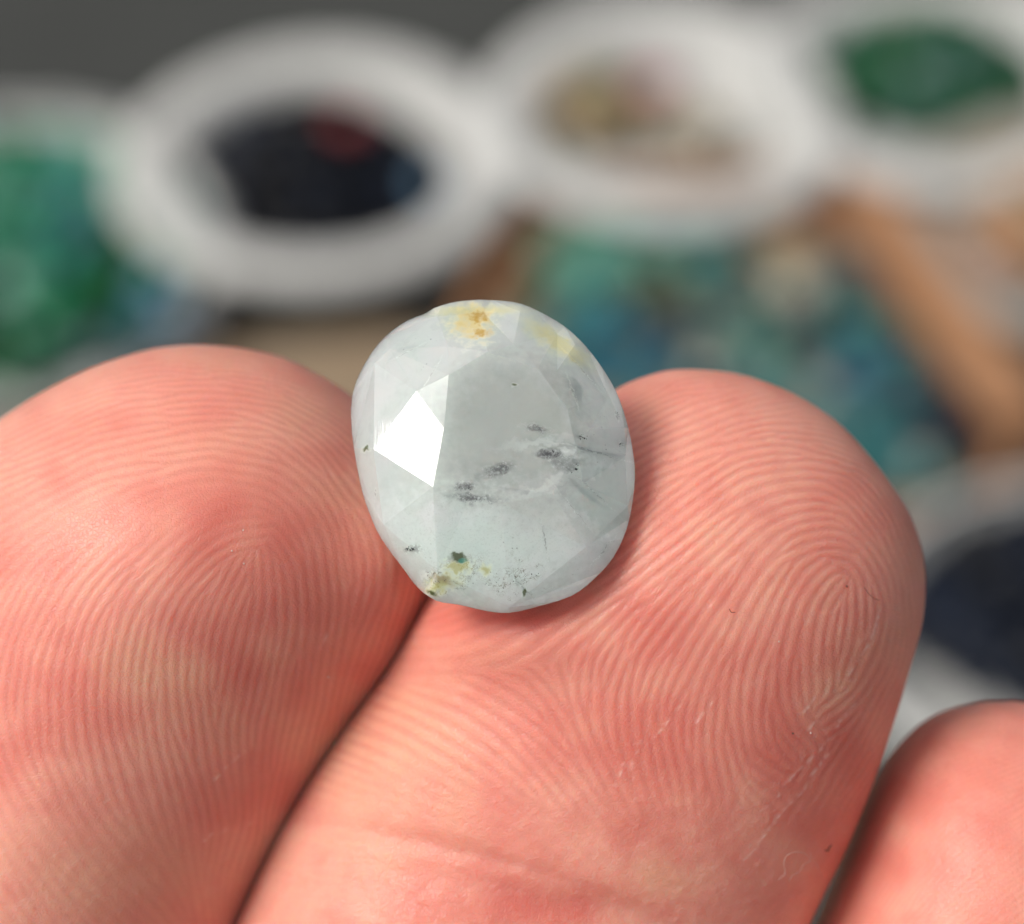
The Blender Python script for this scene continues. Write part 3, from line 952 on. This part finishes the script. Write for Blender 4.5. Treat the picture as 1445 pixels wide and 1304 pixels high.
# ------------------------------------------------------------------ the stall behind
def flat(name, color, rough=0.8, var=0.15, scale=30, bump=0.0):
    s = N(name)
    v = s.obj(1.0)
    n1 = s.noise(v, scale, 5, 0.6)
    dark = tuple(c * (1 - var) for c in color); lite = tuple(min(1, c * (1 + var)) for c in color)
    s.set(Base_Color=s.mix(n1, dark, lite), Roughness=rough)
    if bump:
        s.set(Normal=s.bump(n1, bump))
    return s.m


mat_ground = flat('dark_stone_ground', (0.039, 0.041, 0.038), 0.95, 0.3, 12, 0.002)
mat_board = flat('worn_tan_board', (0.26, 0.19, 0.12), 0.7, 0.25, 18, 0.001)
mat_tray = flat('orange_brown_wood', (0.33, 0.165, 0.08), 0.6, 0.3, 25, 0.001)
mat_paper = flat('white_paper_pulp', (0.50, 0.50, 0.48), 0.8, 0.05, 60, 0.0004)
mat_grey_paper = flat('brownish_grey_paper', (0.27, 0.25, 0.22), 0.8, 0.06, 40, 0.0004)  # paper in a darker, brownish grey

gm_ = mesh_from('ground', [(-8, -6, 0), (8, -6, 0), (8, 12, 0), (-8, 12, 0)], [(0, 1, 2, 3)])
link('ground', gm_, mat_ground, kind='structure', smooth=False)


def slab(name, pts, h, t, mat, **kw):
    """extruded polygon, its top at height h"""
    bm = bmesh.new()
    vs_ = [bm.verts.new((p[0], p[1], h)) for p in pts]
    f = bm.faces.new(vs_)
    r_ = bmesh.ops.extrude_face_region(bm, geom=[f])
    for q in r_['geom']:
        if isinstance(q, bmesh.types.BMVert): q.co.z -= t
    bmesh.ops.recalc_face_normals(bm, faces=bm.faces)
    bmesh.ops.bevel(bm, geom=[e for e in bm.edges], offset=min(t, 0.004) * 0.3, segments=2, affect='EDGES')
    me = bpy.data.meshes.new(name); bm.to_mesh(me); bm.free()
    return link(name, me, mat, smooth=False, **kw)


def gpoly(pts, h=0.0):
    return [ground(x, y, h).to_tuple()[:2] for x, y in pts]


slab('cardboard_sheet', gpoly([(-500, 590), (-40, 550), (330, 500), (560, 478), (700, 520), (600, 1500), (-500, 1500)]), 0.003, 0.0028, mat_board,
     label='tan cardboard sheet lying on the dark ground behind the index finger', cat='cardboard')


def rng_stone(seed, sides=10):
    """a tumbled, irregular pebble about 1 across"""
    r_ = random.Random(seed)
    bm = bmesh.new()
    bmesh.ops.create_icosphere(bm, subdivisions=2, radius=0.5)
    cut = [Vector((r_.uniform(-1, 1), r_.uniform(-1, 1), r_.uniform(-1, 1))).normalized() for _ in range(sides)]
    lim = [r_.uniform(0.30, 0.46) for _ in cut]
    sx, sy, sz = r_.uniform(0.85, 1.25), r_.uniform(0.7, 1.0), r_.uniform(0.5, 0.8)
    for v in bm.verts:
        for c, l in zip(cut, lim):
            d = v.co.dot(c)
            if d > l: v.co -= c * (d - l)
        v.co = Vector((v.co.x * sx, v.co.y * sy, v.co.z * sz))
    me = bpy.data.meshes.new('stone'); bm.to_mesh(me); bm.free()
    return me


def stone_mat(name, col, trans=0.0, rough=0.3):
    s = N(name)
    v = s.obj(1.0)
    n1 = s.noise(v, 3.0, 4, 0.6, 0.5)
    s.set(Base_Color=s.mix(n1, tuple(c * 0.7 for c in col), tuple(min(1, c * 1.35) for c in col)), Roughness=rough)
    s.b.inputs['Transmission Weight'].default_value = trans
    s.b.inputs['Specular IOR Level'].default_value = 0.15 if sum(col) < 0.12 else 0.4
    return s.m


SHAPES = [rng_stone(100 + i) for i in range(10)]
MATS = {k: stone_mat(k + '_stone', c) for k, c in dict(
    black=(0.004, 0.004, 0.005), red=(0.24, 0.015, 0.015), navy=(0.007, 0.011, 0.022), green=(0.006, 0.060, 0.017), teal=(0.02, 0.14, 0.14), dark_green=(0.015, 0.07, 0.05),
    bright_green=(0.012, 0.19, 0.08), blue=(0.004, 0.09, 0.145), pale=(0.17, 0.18, 0.13), brown=(0.24, 0.14, 0.06), tan=(0.22, 0.17, 0.10), pink=(0.34, 0.12, 0.14),
    clear=(0.42, 0.42, 0.39), cream=(0.34, 0.34, 0.27), olive=(0.10, 0.11, 0.04), slate=(0.025, 0.06, 0.07), orange=(0.30, 0.13, 0.06), sky=(0.12, 0.24, 0.36), mint=(0.08, 0.25, 0.18)).items()}
SHAPE_OF = {}


def stone_mesh(i, col):
    key = (i, col)
    if key not in SHAPE_OF:
        m = SHAPES[i].copy(); m.materials.append(MATS[col])
        m.polygons.foreach_set('use_smooth', [False] * len(m.polygons))
        SHAPE_OF[key] = m
    return SHAPE_OF[key]


def put_stone(name, col, p, size, label, group=None, cat='stone', rnd=random):
    o = bpy.data.objects.new(name, stone_mesh(rnd.randrange(10), col))
    C.objects.link(o)
    o.location = p
    o.scale = (size,) * 3
    o.rotation_euler = (rnd.uniform(-0.5, 0.5), rnd.uniform(-0.5, 0.5), rnd.uniform(0, 6.28))
    tag(o, label, cat, group)
    return o


def heap(name, col, c, rx, ry, rot, h, size, count, label, cat='stones', seed=1, base_z=0.0, within=None):
    """a mound of small stones nobody could count, one mesh"""
    r_ = random.Random(seed)
    bm = bmesh.new()
    mats = [MATS[x] for x in (col if isinstance(col, list) else [col])]
    for i in range(count):
        a = r_.uniform(0, 2 * math.pi); q = math.sqrt(r_.random())
        x, y = q * rx * math.cos(a), q * ry * math.sin(a)
        x, y = x * math.cos(rot) - y * math.sin(rot), x * math.sin(rot) + y * math.cos(rot)
        if within and not within(Vector((c[0] + x, c[1] + y, 0))): continue
        z = base_z + r_.uniform(0.35, 1) * h * (1 - q ** 2) + size * 0.3
        M = Matrix.Translation((c[0] + x, c[1] + y, z)) @ Matrix.Rotation(r_.uniform(0, 6.28), 4, 'Z') @ Matrix.Rotation(r_.uniform(-.6, .6), 4, 'X') @ Matrix.Scale(size * r_.uniform(0.7, 1.3), 4)
        n0 = len(bm.verts); f0 = len(bm.faces)
        bm.from_mesh(SHAPES[r_.randrange(10)])
        bm.verts.ensure_lookup_table(); bm.faces.ensure_lookup_table()
        for v in bm.verts[n0:]: v.co = M @ v.co
        mi = r_.randrange(len(mats))
        for f in bm.faces[f0:]: f.material_index = mi
    me = bpy.data.meshes.new(name); bm.to_mesh(me); bm.free()
    for m in mats: me.materials.append(m)
    return link(name, me, [], kind='stuff', label=label, cat=cat, smooth=False)


def bowl(cxp, cyp, rxp, label, h=0.028, inner=0.70, lift=0.0, mat=None, squash=1.0, seed=0, flute=0.012):
    """paper plate: a lathed, lightly fluted dish; centre and half width in photograph pixels of its rim"""
    c = ground(cxp, cyp, h + lift)
    d = (c - CAM).dot(-BACK)
    rad = rxp * K * MM * d / (S * MM)
    prof = [(0.0, 0.10), (inner * 0.55, 0.08), (inner * 0.82, 0.10), (inner * 0.93, 0.22), (inner, 0.50), (inner + 0.05, 0.86), (inner + 0.10, 0.97), (0.90, 1.0), (0.96, 0.97), (1.0, 0.86),
            (0.995, 0.78), (0.95, 0.88), (inner + 0.11, 0.88), (inner + 0.04, 0.45), (inner * 0.94, 0.08), (inner * 0.8, 0.0), (0.0, 0.0)]
    n = 72
    r_ = random.Random(seed)
    ph = [r_.uniform(0, 6.28) for _ in range(4)]
    V, F = [], []
    for q, z in prof:
        for k in range(n):
            a = 2 * math.pi * k / n
            wob = 1 + q ** 3 * (flute * math.sin(24 * a) + 0.02 * math.sin(2 * a + ph[0]) + 0.015 * math.sin(3 * a + ph[1]))
            V.append((q * wob * rad * math.cos(a), q * wob * rad * math.sin(a) * squash, z * h * (1 + 0.10 * q * math.sin(2 * a + ph[2]))))
    for i in range(len(prof) - 1):
        for k in range(n):
            F.append((i * n + k, i * n + (k + 1) % n, (i + 1) * n + (k + 1) % n, (i + 1) * n + k))
    me = mesh_from('paper_plate', V, F)
    me.validate()
    bm = bmesh.new(); bm.from_mesh(me); bmesh.ops.remove_doubles(bm, verts=bm.verts, dist=1e-5); bmesh.ops.recalc_face_normals(bm, faces=bm.faces); bm.to_mesh(me); bm.free()
    o = link('paper_plate', me, mat or mat_paper, label=label, cat='plate', group='white plates of loose stones behind the hand')
    o.location = (c.x, c.y, lift)
    return o, Vector((c.x, c.y, lift)), rad


# 1: plate with the black heap
o, c, r1 = bowl(445, 222, 282, 'white paper plate heaped with black stones', h=0.017, inner=0.68, seed=1)
heap('black_stones', ['black', 'black', 'navy'], ground(442, 262, 0.006), r1 * 0.67, r1 * 0.56, 0.0, 0.022, 0.009, 560, 'heap of small black stones on the plate behind the gemstone', seed=3, base_z=0.003)
for (x, y, sz) in ((492, 172, 0.0075),):
    put_stone('loose_stone', 'red', ground(x, y, 0.028), sz, 'single red stone lying on the heap of black stones')
put_stone('loose_stone', 'sky', ground(598, 262, 0.012), 0.010, 'small blue stone at the right end of the black heap')
# 2: plate with a few brown, pink and clear stones
o, c, r2 = bowl(935, 150, 262, 'white paper plate with a few brown and pink stones', h=0.017, inner=0.68, seed=5)
heap('brown_stones', ['brown', 'tan', 'tan', 'olive'], ground(845, 160, 0.006), r2 * 0.26, r2 * 0.30, 0.3, 0.008, 0.009, 60, 'loose patch of small brown and tan stones on the middle plate', seed=5, base_z=0.004)
heap('clear_stones', ['clear', 'tan', 'clear'], ground(985, 190, 0.006), r2 * 0.22, r2 * 0.18, 0.0, 0.004, 0.009, 26, 'thin scatter of clear and tan stones right of the brown ones', seed=6, base_z=0.004)
put_stone('loose_stone', 'pink', ground(925, 122, 0.012), 0.014, 'pink stone above the brown stones on the middle plate')
# 3: plate with the green heap
o, c, r3 = bowl(1318, 100, 262, 'white paper plate heaped with dark green stones', h=0.017, inner=0.70, seed=8)
heap('green_stones', ['green', 'green', 'dark_green'], ground(1312, 108, 0.006), r3 * 0.58, r3 * 0.46, -0.15, 0.016, 0.009, 380, 'heap of small dark green stones on the far right plate', seed=9, base_z=0.003)
# 4: right edge, brown stones
o, c, r4 = bowl(1530, 310, 270, 'white paper plate of brown stones cut off by the right edge', h=0.010, inner=0.60, mat=mat_grey_paper, seed=11)
heap('brown_stones', ['brown', 'tan', 'orange'], ground(1500, 300, 0.006), r4 * 0.52, r4 * 0.50, 0, 0.008, 0.010, 380, 'heap of brown stones on the plate at the right edge', seed=12, base_z=0.003)
# 5: lower right, dark blue heap
o, c, r5 = bowl(1520, 890, 325, 'white paper plate of dark blue stones beside the middle finger', h=0.014, inner=0.82, seed=14)
heap('dark_blue_stones', ['navy', 'navy', 'black'], ground(1500, 850, 0.006), r5 * 0.74, r5 * 0.66, 0.1, 0.014, 0.008, 520, 'heap of dark blue stones on the plate beside the middle finger', seed=15, base_z=0.003)
# 0: left, green and teal tumbled stones
o, c, r0 = bowl(-15, 345, 345, 'white paper plate of green and teal stones at the left edge', h=0.015, inner=0.86, seed=17)
lst = [(20, 290, 'mint', 30), (90, 300, 'teal', 28), (150, 320, 'dark_green', 26), (40, 340, 'bright_green', 30), (110, 350, 'teal', 30), (30, 395, 'mint', 34), (85, 400, 'bright_green', 26),
       (140, 385, 'green', 30), (190, 370, 'green', 24), (170, 430, 'green', 30), (215, 400, 'sky', 26), (205, 455, 'blue', 28), (120, 440, 'green', 30), (60, 450, 'bright_green', 30),
       (10, 450, 'green', 30), (30, 500, 'green', 30), (90, 490, 'dark_green', 30), (145, 480, 'slate', 30), (185, 495, 'slate', 24), (-30, 330, 'bright_green', 30), (-40, 400, 'green', 32),
       (-40, 470, 'green', 32), (-90, 350, 'teal', 32), (-110, 430, 'green', 32), (60, 270, 'bright_green', 24), (120, 278, 'teal', 22), (-20, 275, 'mint', 24), (240, 440, 'sky', 22),
       (70, 520, 'dark_green', 24), (10, 525, 'green', 24), (-60, 520, 'green', 26)]
NAMES = dict(mint='pale mint green', teal='teal', dark_green='very dark green', bright_green='bright green', green='deep green', sky='slate blue', blue='bright blue', slate='dark blue grey',
             olive='olive green', brown='brown', pale='pale cream', navy='navy blue', orange='orange brown', tan='tan')
rr = random.Random(4)
heap('green_stones', ['green', 'bright_green', 'teal'], ground(0, 380, 0.004), r0 * 0.84, r0 * 0.80, 0, 0.006, 0.014, 620, 'bed of small green stones under the larger ones on the left plate', seed=20, base_z=0.002)
for x, y, cname, s_ in lst:
    p = ground(x, y, 0.016 + rr.uniform(0, 0.006))
    put_stone('tumbled_stone', cname, p, s_ * 2.3 * K * MM * (p - CAM).dot(-BACK) / (S * MM), 'large %s stone on the plate at the left edge' % NAMES[cname],
              'large green and blue stones on the left plate', rnd=rr)

# wooden tray of blue and teal stones behind the middle finger
tray = empty('wooden_tray', (ground(1030, 470)).to_tuple())
tag(tray, 'shallow orange brown wooden tray full of blue and teal stones', 'tray')
tp = [Vector((*q, 0)) for q in gpoly([(735, 400), (860, 322), (1150, 296), (1400, 655), (1370, 760), (560, 760)])]


def tray_piece(name, pts, h, t):
    o_ = slab(name, [(p.x, p.y) for p in pts], h, t, mat_tray)
    o_.data.transform(Matrix.Translation(-tray.location))
    o_.parent = tray
    return o_


tray_piece('tray_floor', tp, 0.004, 0.003)
cen = sum(tp, Vector((0, 0, 0))) / len(tp)
for i in range(len(tp)):
    a, b = tp[i], tp[(i + 1) % len(tp)]
    d = (b - a).normalized(); nrm = Vector((d.y, -d.x, 0))
    if nrm.dot(cen - a) > 0: nrm = -nrm
    wd = 0.015 if i == 2 else 0.006
    tray_piece('tray_side', [a + nrm * 0.001 + d * 0.001, b + nrm * 0.001 - d * 0.001, b + nrm * wd, a + nrm * wd], 0.012, 0.011)


def inside(p, poly):
    s_ = 0; n = len(poly)
    for i in range(n):
        a, b = poly[i], poly[(i + 1) % n]
        if (a.y > p.y) != (b.y > p.y) and p.x < (b.x - a.x) * (p.y - a.y) / (b.y - a.y) + a.x: s_ += 1
    return s_ % 2 == 1


# what colour lies where in the tray (photograph pixels)
TONE = [(700, 400, 'brown'), (760, 430, 'olive'), (770, 400, 'mint'), (870, 335, 'teal'), (850, 370, 'mint'), (900, 420, 'olive'), (930, 395, 'olive'), (820, 440, 'teal'), (960, 470, 'navy'),
        (900, 490, 'blue'), (870, 500, 'blue'), (1000, 400, 'slate'), (1060, 410, 'navy'), (1000, 450, 'navy'), (980, 360, 'teal'), (1070, 350, 'brown'), (1030, 345, 'brown'), (1125, 400, 'pale'),  # the pale pair paints the bright spot of a glint
        (1140, 415, 'pale'), (1200, 380, 'slate'), (1200, 350, 'orange'), (1230, 430, 'slate'), (1300, 480, 'mint'), (1270, 470, 'teal'), (1190, 490, 'slate'), (1130, 480, 'navy'), (1100, 520, 'teal'),
        (1200, 540, 'blue'), (1220, 520, 'blue'), (1290, 540, 'slate'), (1350, 600, 'slate'), (1300, 620, 'navy'), (1240, 600, 'teal'), (1270, 640, 'teal'), (1150, 330, 'orange'), (1380, 640, 'slate'),
        (1020, 500, 'slate'), (950, 540, 'blue'), (1160, 440, 'navy'), (1240, 400, 'slate'), (1050, 470, 'dark_green'), (1320, 520, 'dark_green')]
heap('teal_stones', ['slate', 'navy', 'teal'], (ground(1080, 520, 0)), 0.20, 0.14, 0, 0.002, 0.010, 1500, 'bed of small dark teal stones covering the floor of the wooden tray', seed=21, base_z=0.004,
     within=lambda q: all(inside(q + Vector((dx, dy, 0)), tp) for dx, dy in ((0.007, 0), (-0.007, 0), (0, 0.007), (0, -0.007))))
def where(x, y):
    if math.hypot(x - 1130, y - 405) < 75: return 'right beside the glinting pale stone'
    if y < 372: return 'just under the rim of the brown and pink plate' if x < 1060 else 'in the far right corner'
    if x < 800: return 'seen just above the top of the gemstone'
    if x < 905: return 'seen right behind the upper right rim of the gemstone'
    if y > 600: return 'low down, right of the middle fingertip'
    if x > 1240 + 0.5 * (y - 372): return 'against the orange right side'
    if y > 480: return 'seen just above the middle fingertip' if x < 1120 else 'above the right shoulder of the middle fingertip'
    return 'left of the glinting pale stone' if x < 1130 else 'between the glinting pale stone and the right side'


k = 0
y = 318
while y < 700:
    x = 640 + rr.uniform(0, 20)
    while x < 1440:
        xx, yy = x + rr.uniform(-12, 12), y + rr.uniform(-8, 8)
        p = ground(xx, yy, 0.009)
        m_ = 0.008
        if all(inside(p + Vector((dx, dy, 0)), tp) for dx, dy in ((m_, 0), (-m_, 0), (0, m_), (0, -m_))):
            cname = min(TONE, key=lambda t: (t[0] - xx) ** 2 + 2.2 * (t[1] - yy) ** 2 + rr.uniform(0, 3600))[2]
            cname = rr.choice(['navy', 'slate', 'dark_green', 'black_', cname, cname, cname, cname, cname, cname]).replace('black_', 'pale')  # a few pale stones dotted in as painted small highlights
            put_stone('tray_stone', cname, p, rr.uniform(0.011, 0.018), '%s tray stone %s' % (NAMES[cname], where(xx, yy)), 'mixed coloured stones in the wooden tray', rnd=rr)
            k += 1
        x += 34
    y += 24
put_stone('cut_stone', 'cream', ground(1130, 408, 0.018), 0.018, 'stone coloured pale for its glint, lying on top of the others in the wooden tray')  # cream colour stands in for a bright specular glint
for gxp, gyp, where_ in ((985, 372, 'near the far side of the tray'), (1205, 455, 'between the pale glinting stone and the right side'), (1075, 500, 'just above the middle fingertip')):
    put_stone('cut_stone', 'mint', ground(gxp, gyp, 0.016), 0.009, 'small pale green cut stone ' + where_)
print('tray stones', k)

# ------------------------------------------------------------------ specks and lint on the skin
mat_lint = flat('white_lint', (0.70, 0.50, 0.43), 0.7, 0.1, 500)
mat_hair = flat('dark_hair', (0.14, 0.07, 0.05), 0.5, 0.1, 500)
from mathutils.bvhtree import BVHTree
dg = None
allv = [tuple(v) for v in np.vstack([g.reshape(-1, 3) for g in GRIDS])]


def surf_z(x, y, k):
    """height of finger k under a photograph pixel (front side)"""
    P, n = GRIDS[k], NORM[k]
    if not hasattr(surf_z, 'c'): surf_z.c = {}
    if k not in surf_z.c:
        X, Y = to_px(P); m = n[..., 2] > 0.02
        surf_z.c[k] = (X[m], Y[m], P[..., 2][m])
    X, Y, Z = surf_z.c[k]
    return float(Z[np.argmin((X - x) ** 2 + (Y - y) ** 2)])


def fibre(name, pts, k, rad, mat, label, cat, lift=0.05, group=None):
    """a hair or thread lying on finger k, points in photograph pixels"""
    q = catmull(pts, 5)
    path = []
    for x, y in q:
        z = surf_z(x, y, k) + lift
        path.append(Vector((*px(x, y, z), z)))
    V, F = [], []
    n = 6
    for i, p in enumerate(path):
        d = (path[min(i + 1, len(path) - 1)] - path[max(i - 1, 0)]).normalized()
        sx = d.cross(Vector((0, 0, 1))).normalized(); sz = sx.cross(d)
        r_ = rad * (0.35 if i in (0, len(path) - 1) else 1)
        for j in range(n):
            a = 2 * math.pi * j / n
            V.append((p + r_ * (math.cos(a) * sx + math.sin(a) * sz)) * MM)
    for i in range(len(path) - 1):
        for j in range(n):
            F.append((i * n + j, i * n + (j + 1) % n, (i + 1) * n + (j + 1) % n, (i + 1) * n + j))
    F.append(tuple(range(n))); F.append(tuple(range((len(path) - 1) * n, len(path) * n)))
    o = link(name, mesh_from(name, V, F), mat, label=label, cat=cat, group=group)
    o.matrix_world = FRAME.copy()
    return o


fibre('lint_fibre', [(1098, 1242), (1108, 1232), (1106, 1220), (1110, 1208), (1124, 1202), (1138, 1206), (1143, 1215), (1134, 1220), (1128, 1230), (1118, 1236), (1114, 1243)], 1, 0.008, mat_lint,
      'curled white lint thread low on the middle finger', 'lint')
fibre('lint_fibre', [(1143, 1202), (1146, 1212), (1153, 1220), (1156, 1230)], 1, 0.008, mat_lint, 'short white lint thread right beside the curled one', 'lint')
fibre('dark_fleck', [(1164, 1200), (1169, 1200), (1170, 1196), (1174, 1192)], 1, 0.03, mat_hair, 'tiny dark fleck near the right edge of the middle finger', 'fleck', 0.02)
fibre('tiny_hair', [(1029, 859), (1032, 864), (1038, 864)], 1, 0.012, mat_hair, 'tiny dark hair in the middle of the middle fingertip', 'hair', 0.03)
fibre('tiny_hair', [(1219, 828), (1226, 838), (1234, 845), (1242, 847)], 1, 0.009, mat_hair, 'fine dark hair near the right side of the middle fingertip', 'hair', 0.03)
fibre('dark_fleck', [(1194, 826), (1196, 829)], 1, 0.03, mat_hair, 'dark dot above the whorl of the middle fingertip', 'fleck', 0.01)
fibre('dark_fleck', [(1118, 1034), (1120, 1036)], 1, 0.03, mat_hair, 'dark dot low on the right half of the middle finger', 'fleck', 0.01)
fibre('lint_fibre', [(508, 684), (512, 690), (513, 700), (509, 712), (511, 722)], 0, 0.010, mat_hair, 'fine dark hair at the left rim of the gemstone', 'hair', 0.12)
fibre('lint_fibre', [(840, 866), (850, 871), (858, 872), (866, 868)], 1, 0.010, mat_lint, 'fine pale thread right below the gemstone', 'lint')
for i, (x, y, kk) in enumerate(((342, 748, 0), (343, 795, 0), (326, 777, 0), (462, 955, 0), (852, 850, 1), (1143, 1034, 1), (1098, 905, 1))):
    fibre('skin_fleck', [(x, y), (x + 2.5, y + 1)], kk, 0.038, mat_lint, 'tiny white speck on the %s fingertip' % ('index' if kk == 0 else 'middle'), 'speck', 0.01,
          'tiny white specks on the skin')
